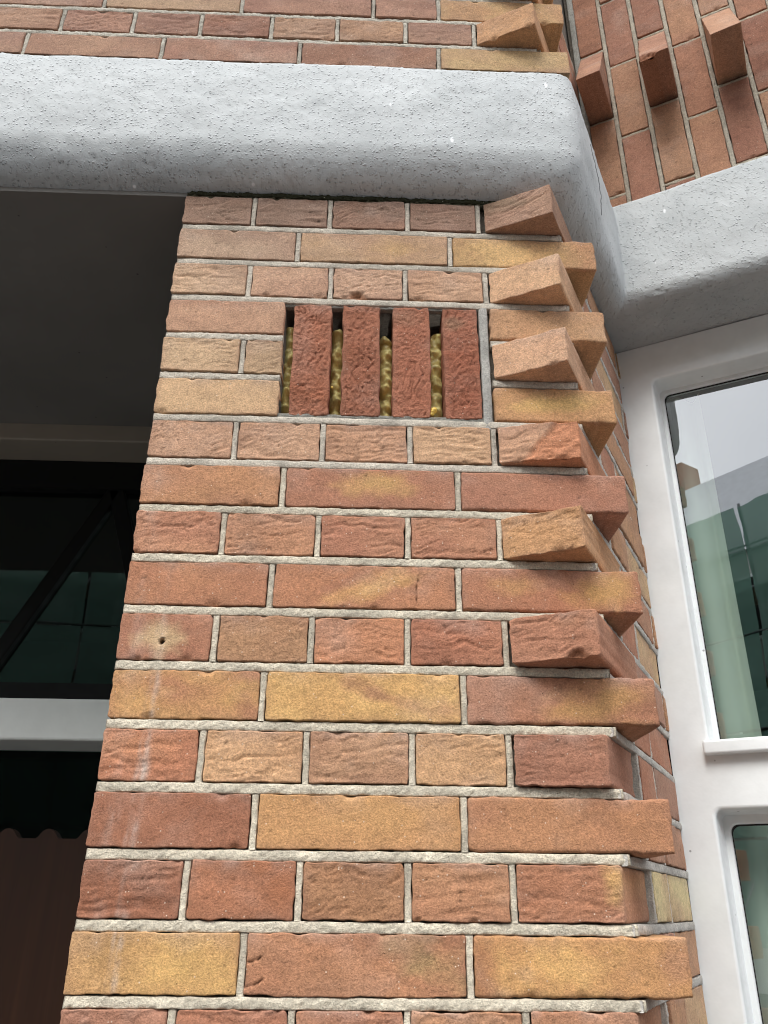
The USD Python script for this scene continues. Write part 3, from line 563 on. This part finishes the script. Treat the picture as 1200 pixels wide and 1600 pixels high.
if (fn[:, 1].sum() > 0): tri = tri[:, ::-1]
shell = put('band_shell', (vv, tri), 'painted_roughcast', band, smooth=True)
def tube(pts, rad, sides=6):
    p = np.asarray(pts, float); t = np.gradient(p, axis=0); t /= np.linalg.norm(t, axis=1, keepdims=True)
    a = np.cross(t, np.where(np.abs(t[:, 2:]) < .9, [0, 0, 1.0], [1.0, 0, 0])); a /= np.linalg.norm(a, axis=1, keepdims=True); b = np.cross(t, a)
    an = np.arange(sides)*2*np.pi/sides
    v = p[:, None]+rad*(np.cos(an)[None, :, None]*a[:, None]+np.sin(an)[None, :, None]*b[:, None])
    i, j = np.meshgrid(np.arange(len(p)-1), np.arange(sides), indexing='ij')
    q = np.stack([i*sides+j, i*sides+(j+1) % sides, (i+1)*sides+(j+1) % sides, (i+1)*sides+j], -1).reshape(-1, 4)
    f = np.vstack([q[:, [0, 1, 2]], q[:, [0, 2, 3]]])
    c0, c1 = len(v.reshape(-1, 3)), len(v.reshape(-1, 3))+1
    s = np.arange(sides); e = (len(p)-1)*sides
    f = np.vstack([f, np.stack([np.full(sides, c0), (s+1) % sides, s], -1), np.stack([np.full(sides, c1), e+s, e+(s+1) % sides], -1)])
    return trimesh.Trimesh(np.vstack([v.reshape(-1, 3), p[:1], p[-1:]]), f, process=False)

# hairline crack in the short end face of the band, lying in its real surface
sub = G3[380:470].reshape(-1, 3); sn_ = nn[380:470].reshape(-1, 3); cr_ = []
way = np.array([off_pt(t_, .045)+Z*z_ for t_, z_ in [(.097, .205), (.101, .18), (.108, .155), (.118, .128), (.1185, .105), (.113, .08), (.108, .058)]])
for a in np.linspace(0, len(way)-1.001, 60):
    p_ = way[int(a)]*(1-a % 1)+way[int(a)+1]*(a % 1) + D*(fbm(np.array([a*3, 0, 0]), 2, 5)-.5)*.005
    m_ = np.argsort(((sub-p_)**2).sum(1))[:6]; w_ = 1/(((sub[m_]-p_)**2).sum(1)+1e-7); w_ /= w_.sum()
    o_ = (sub[m_]*w_[:, None]).sum(0); n_ = sn_[m_].mean(0); n_ /= np.linalg.norm(n_)
    cr_.append(p_+n_*((o_-p_)@n_))
put('hairline_crack', tube(cr_, .00085), 'dark_sealant', shell)

# ------------------------------------------------------------------ the porch: ceiling, beam, door with a glazed top light
put('ceiling', bx(-1.6, .0035, .004, .80, -.0045, .018), 'shaded_ceiling_paint', label='ceiling of the porch under the white band, its shade put into a dark colour', kind='structure')
door = thing('porch_door', 'dark porch door with diagonal glazing bars and pale transom, left of the brick pier', 'door')
xl, xr_ = -1.55, .0025
put('head_beam', rounded(xl, xr_, .660, .79, -.044, .0005, .004), 'beige_paint', door)
put('transom', rounded(xl, xr_, .660, .79, -.677, -.600, .005), 'porch_paint', door)
fr = m3.Manifold.cube([xr_-xl, .05, .56]).translate([xl, .752, -.603]) - m3.Manifold.cube([xr_-xl-.14, .2, .436]).translate([xl+.07, .70, -.549])
dfr = put('frame', fr, 'black_paint', door)
def bar(x0, z0, x1, z1, wd): 
    d_ = np.array([x1-x0, z1-z0]); L = np.linalg.norm(d_); b = rounded(-wd/2, wd/2, .757, .785, 0, L, .004).rotate([0, math.degrees(math.atan2(d_[0], d_[1])), 0]); 
    return b.translate([x0, 0, z0])
put('glazing_bar', bar(-.497, -.555, -.283, -.108, .030), 'black_paint', dfr)
put('glazing_bar', bar(-.283, -.108, -.135, -.555, .034), 'black_paint', dfr)
put('glazing_bar', bar(-1.10, -.108, -.497, -.555, .030), 'black_paint', dfr)
put('pane', bx(xl+.06, xr_-.06, .775, .781, -.555, -.105), 'porch_glass', dfr)
put('lower_pane', bx(xl+.06, xr_-.004, .775, .781, -.85, -.676), 'dim_glass', door)
sc = [(xl, -2.44), (xr_-.003, -2.44), (xr_-.003, -.838)]
xs = np.linspace(xr_-.003, xl, 400)
sc += [(x, -.838+.017*max(0, math.sin((x+.02)*2*math.pi/.074))**.7*(1 if math.sin((x+.02)*2*math.pi/.074) > 0 else 0)) for x in xs]
pg = trimesh.creation.extrude_polygon(Polygon(sc).buffer(0), .03, engine='earcut'); v = np.array(pg.vertices); pg.vertices = np.stack([v[:, 0], .782-v[:, 2], v[:, 1]], 1); pg.invert()
put('scalloped_panel', pg, 'mahogany', door)
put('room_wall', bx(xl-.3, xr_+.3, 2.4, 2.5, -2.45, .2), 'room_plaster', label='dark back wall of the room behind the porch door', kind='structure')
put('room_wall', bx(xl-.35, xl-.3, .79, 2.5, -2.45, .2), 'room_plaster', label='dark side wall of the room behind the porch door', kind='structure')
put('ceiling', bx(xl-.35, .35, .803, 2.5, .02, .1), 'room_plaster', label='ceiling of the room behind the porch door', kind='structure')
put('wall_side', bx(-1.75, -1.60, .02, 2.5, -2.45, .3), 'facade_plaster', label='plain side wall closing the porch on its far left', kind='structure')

# ------------------------------------------------------------------ the white window
win = thing('window', 'white painted timber window with upper and lower panes, right of the brick pier', 'window')
TWN = .405
def rrect(s0, s1, z0, z1, r, n=6):
    pts = []
    for cx, cz, a0 in ((s1-r, z0+r, -90), (s1-r, z1-r, 0), (s0+r, z1-r, 90), (s0+r, z0+r, 180)):
        for a in np.linspace(a0, a0+90, n): pts.append((cx+r*math.cos(math.radians(a)), cz+r*math.sin(math.radians(a))))
    return np.array(pts)
def frame_mesh(outer, holes, t0, depth, bev, splay):
    """a board with holes: rounded edges towards the viewer, splayed reveals"""
    F = WIN(t0); parts = []
    hs = [rrect(a-bev, b+bev, c-bev, d+bev, .012) for a, b, c, d in holes]
    pg = Polygon([(outer[0], outer[2]), (outer[1], outer[2]), (outer[1], outer[3]), (outer[0], outer[3])], [h_.tolist() for h_ in hs])
    v, f = trimesh.creation.triangulate_polygon(pg, engine='earcut')
    pv = F(v[:, 0], np.zeros(len(v)), v[:, 1]); nrm = np.cross(pv[f[0, 1]]-pv[f[0, 0]], pv[f[0, 2]]-pv[f[0, 0]])
    if nrm @ -D < 0: f = f[:, ::-1]
    parts.append(trimesh.Trimesh(pv, f, process=False))
    for a, b, c, d in holes:
        rings = []
        for an in np.linspace(0, 90, 5):
            k = bev*(1-math.sin(math.radians(an))); rings.append((rrect(a-k, b+k, c-k, d+k, .012), bev*(1-math.cos(math.radians(an)))))
        rings.append((rrect(a+splay, b-splay, c+splay, d-splay, .008), depth))
        P = np.stack([F(r_[:, 0], np.full(len(r_), w_), r_[:, 1]) for r_, w_ in rings]); m_, n_ = P.shape[:2]
        i = np.arange(m_*n_).reshape(m_, n_); q = np.stack([i[:-1], np.roll(i, -1, 1)[:-1], np.roll(i, -1, 1)[1:], i[1:]], -1).reshape(-1, 4)
        parts.append(trimesh.Trimesh(P.reshape(-1, 3), np.vstack([q[:, [0, 1, 2]], q[:, [0, 2, 3]]]), process=False))
    o = np.array([(outer[0], outer[2]), (outer[1], outer[2]), (outer[1], outer[3]), (outer[0], outer[3])])
    P = np.stack([F(o[:, 0], np.full(4, w_), o[:, 1]) for w_ in (0, depth)]); i = np.arange(8).reshape(2, 4)
    q = np.stack([i[0], i[1], np.roll(i[1], -1), np.roll(i[0], -1)], -1); parts.append(trimesh.Trimesh(P.reshape(-1, 3), np.vstack([q[:, [0, 1, 2]], q[:, [0, 2, 3]]]), process=False))
    return parts
fp = frame_mesh((-.0035, .95, -2.35, -.0015), [(.0545, .88, -.735, -.0765), (.0470, .88, -2.2, -.8165)], TWN, .055, .0045, .006)
wfr = put('frame', cat(fp), 'white_gloss_paint', win, smooth=35)
bd = frame_mesh((.058, .885, -.74, -.0715), [(.0655, .876, -.728, -.089)], TWN+.041, .012, .0025, .001); put('glazing_bead', cat(bd), 'white_gloss_paint', wfr, smooth=35)
bd = frame_mesh((.050, .885, -2.21, -.8115), [(.0605, .876, -2.19, -.8335)], TWN+.041, .012, .0025, .001); put('glazing_bead', cat(bd), 'white_gloss_paint', wfr, smooth=35)
def wbox(s0, s1, t0, t1, z0, z1, r):
    m = rounded(s0, s1, 0, t1-t0, z0, z1, r); v, f, _ = meshkit.arrays(m); return (WIN(t0)(v[:, 0], v[:, 1], v[:, 2]), f)
v, f = wbox(.0455, .885, TWN-.016, TWN+.03, -.742, -.7215, .004); v[:, 2] -= 0; put('drip_sill', (v, f), 'white_gloss_paint', wfr, smooth=35)
for z0, z1 in ((-.733, -.0805), (-2.2, -.825)):
    v, f = wbox(.054, .886, TWN+.0475, TWN+.0515, z0, z1, .0008); put('pane', (v, f), 'window_glass', wfr)
# dark rubber seals round the glass
for (s0, s1, z0, z1) in ((.0655, .876, -.728, -.089), (.0605, .876, -2.19, -.8335)):
    sl = frame_mesh((s0-.002, s1+.002, z0-.002, z1+.002), [(s0+.0018, s1-.0018, z0+.0018, z1-.0025)], TWN+.0455, .0015, .0005, 0); put('seal', cat(sl), 'dark_sealant', wfr)
v, f = wbox(-.012, -.003, TWN+.012, TWN+.06, -2.35, -.002, .001); put('sealant_joint', (v, f), 'dark_sealant', win)
# net curtain behind the upper pane
cur = thing('net_curtain', 'pale net curtain hanging in folds behind the window glass', 'curtain')
def curtain(s0, s1, z0, z1, t, sd, n=240):
    s = np.linspace(s0, s1, n); zz = np.linspace(z0, z1, 60); S_, Z_ = np.meshgrid(s, zz, indexing='ij')
    fold = np.sin(S_*150+2*np.sin(S_*37+sd))*.012 + np.sin(S_*61+sd)*.010 + (fbm(np.stack([S_*30, Z_*2, Z_*0+sd], -1), 2, 3)-.5)*.02
    p = WIN(t)(S_.ravel(), fold.ravel(), Z_.ravel()); i = np.arange(n*60).reshape(n, 60)
    q = np.stack([i[:-1, :-1], i[1:, :-1], i[1:, 1:], i[:-1, 1:]], -1).reshape(-1, 4); return p, np.vstack([q[:, [0, 1, 2]], q[:, [0, 2, 3]]])
put('curtain_panel', curtain(-.03, .122, -2.2, -.06, TWN+.115, 1.0), 'net_curtain_cloth', cur, smooth=True)
put('curtain_panel', curtain(.62, 1.0, -2.2, -.06, TWN+.125, 4.0), 'net_curtain_cloth', cur, smooth=True)
def wslab(s0, s1, t0, t1, z0, z1):
    v, f, _ = meshkit.arrays(bx(s0, s1, 0, t1-t0, z0, z1)); return (WIN(t0)(v[:, 0], v[:, 1], v[:, 2]), f)
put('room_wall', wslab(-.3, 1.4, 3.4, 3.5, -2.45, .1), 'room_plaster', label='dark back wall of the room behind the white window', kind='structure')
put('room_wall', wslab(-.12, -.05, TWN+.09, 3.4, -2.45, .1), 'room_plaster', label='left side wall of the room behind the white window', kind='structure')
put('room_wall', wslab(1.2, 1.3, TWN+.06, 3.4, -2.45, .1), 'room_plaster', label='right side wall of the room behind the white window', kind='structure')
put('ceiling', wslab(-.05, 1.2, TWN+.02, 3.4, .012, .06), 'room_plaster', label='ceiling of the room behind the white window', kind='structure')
put('wall_side', wslab(.96, 2.2, TWN-.01, TWN+.25, -2.45, 1.9), 'far_brick', label='plain brick wall past the white window, outside the picture', kind='structure')

# ------------------------------------------------------------------ ground and the far side of the street (seen as reflections)
put('pavement', bx(-40, 40, -2.6, 8, -2.75, -2.45), 'paving', label='grey pavement in front of the pier', kind='structure')
put('road', bx(-40, 40, -12.4, -2.6, -2.85, -2.57), 'asphalt', label='asphalt road beyond the pavement', kind='structure')
put('pavement', bx(-40, 40, -60, -12.4, -2.75, -2.45), 'paving', label='grey pavement on the far side of the road', kind='structure')
put('ground', bx(-200, 200, -200, 200, -3.2, -2.9), 'paving', label='flat ground reaching out beyond the street', kind='structure')
YB = -15.9
def house(x0, x1, top, name, label, matw, storeys, ridge, wpx):
    t = thing(name, label, 'building')
    put('wall', bx(x0, x1, YB-8, YB, -2.45, top), matw, t)
    m = prism([(0, 0), (-8.2, 0), (-2.5, ridge)], x0-.1, x1+.1); v, f, _ = meshkit.arrays(m); v = np.stack([v[:, 2], YB+.15+v[:, 0], top+v[:, 1]], 1); put('roof', (v, f), 'roof_tile', t, smooth=False)
    n = max(2, int((x1-x0)/wpx))
    for k in range(storeys):
        for i in range(n):
            cx = x0+(i+.5)*(x1-x0)/n; zb = -2.45+.9+k*(top+2.45)/storeys
            w_ = put('window', bx(cx-.55, cx+.55, YB-.02, YB+.05, zb, zb+1.6), 'white_gloss_paint', t)
            put('pane', bx(cx-.47, cx+.47, YB+.051, YB+.06, zb+.08, zb+1.52), 'black_paint', w_)
    put('chimney', bx((x0+x1)/2-.5, (x0+x1)/2+.5, YB-3.2, YB-2.4, top+.3, top+ridge+1.0), 'far_brick', t)
house(-22, -1.5, 6.9, 'town_house', 'pale house behind green scaffold netting, mirrored in the windows', 'facade_plaster', 3, 3.4, 2.6)
house(-1.5, 14, 6.9, 'town_house', 'brick house across the street beside the netted one', 'far_brick', 3, 1.8, 2.6)
house(-40, -22, 6.6, 'town_house', 'brick house far along the street past the scaffolding', 'far_brick', 3, 2.0, 2.8)
scf = thing('scaffold', 'steel scaffold with green debris netting, mirrored in the window glass', 'scaffold')
YS = YB+1.3
for i, x in enumerate(np.arange(-22, -1.4, 2.05)):
    put('standard', tube([(x, YS, -2.45), (x, YS, 7.4)], .03), 'steel_tube', scf)
for lv in range(5):
    z = -2.45+2.0*(lv+1)-.1
    if z < 6.6:
        put('ledger', tube([(-22, YS+.04, z), (-1.5, YS+.04, z)], .028), 'steel_tube', scf); put('guard_rail', tube([(-22, YS+.04, z+1.0), (-1.5, YS+.04, z+1.0)], .022), 'steel_tube', scf)
        put('deck', bx(-22, -1.5, YB+.15, YS-.05, z, z+.05), 'plank_deck', scf)
for i, x in enumerate(np.arange(-22, -4, 4.1)):
    put('brace', tube([(x, YS+.09, -2.0), (x+2.05, YS+.09, 1.5), (x+4.1, YS+.09, 5.5)], .022), 'steel_tube', scf)
rg = np.random.default_rng(3)
for i, x in enumerate(np.arange(-22, -1.6, 2.05)):
    for k, (za, zb) in enumerate([(-1.6, .4), (.4, 2.4), (2.4, 4.4), (4.4, 7.3)]):
        if rg.random() < .04 and k == 0: continue
        n = 26; u = np.linspace(0, 1, n); U_, V_ = np.meshgrid(u, u, indexing='ij')
        px = x+.03+U_*1.99; pz = za+.03+V_*(zb-za-.06); py = YS+.16+(fbm(np.stack([U_*3+i*7, V_*3+k*5, U_*0], -1), 3, 4)-.5)*.22
        idx = np.arange(n*n).reshape(n, n); q = np.stack([idx[:-1, :-1], idx[1:, :-1], idx[1:, 1:], idx[:-1, 1:]], -1).reshape(-1, 4)
        put('net_panel', (np.stack([px, py, pz], -1).reshape(-1, 3), np.vstack([q[:, [0, 1, 2]], q[:, [0, 2, 3]]])), 'scaffold_mesh_cloth', scf, smooth=True)
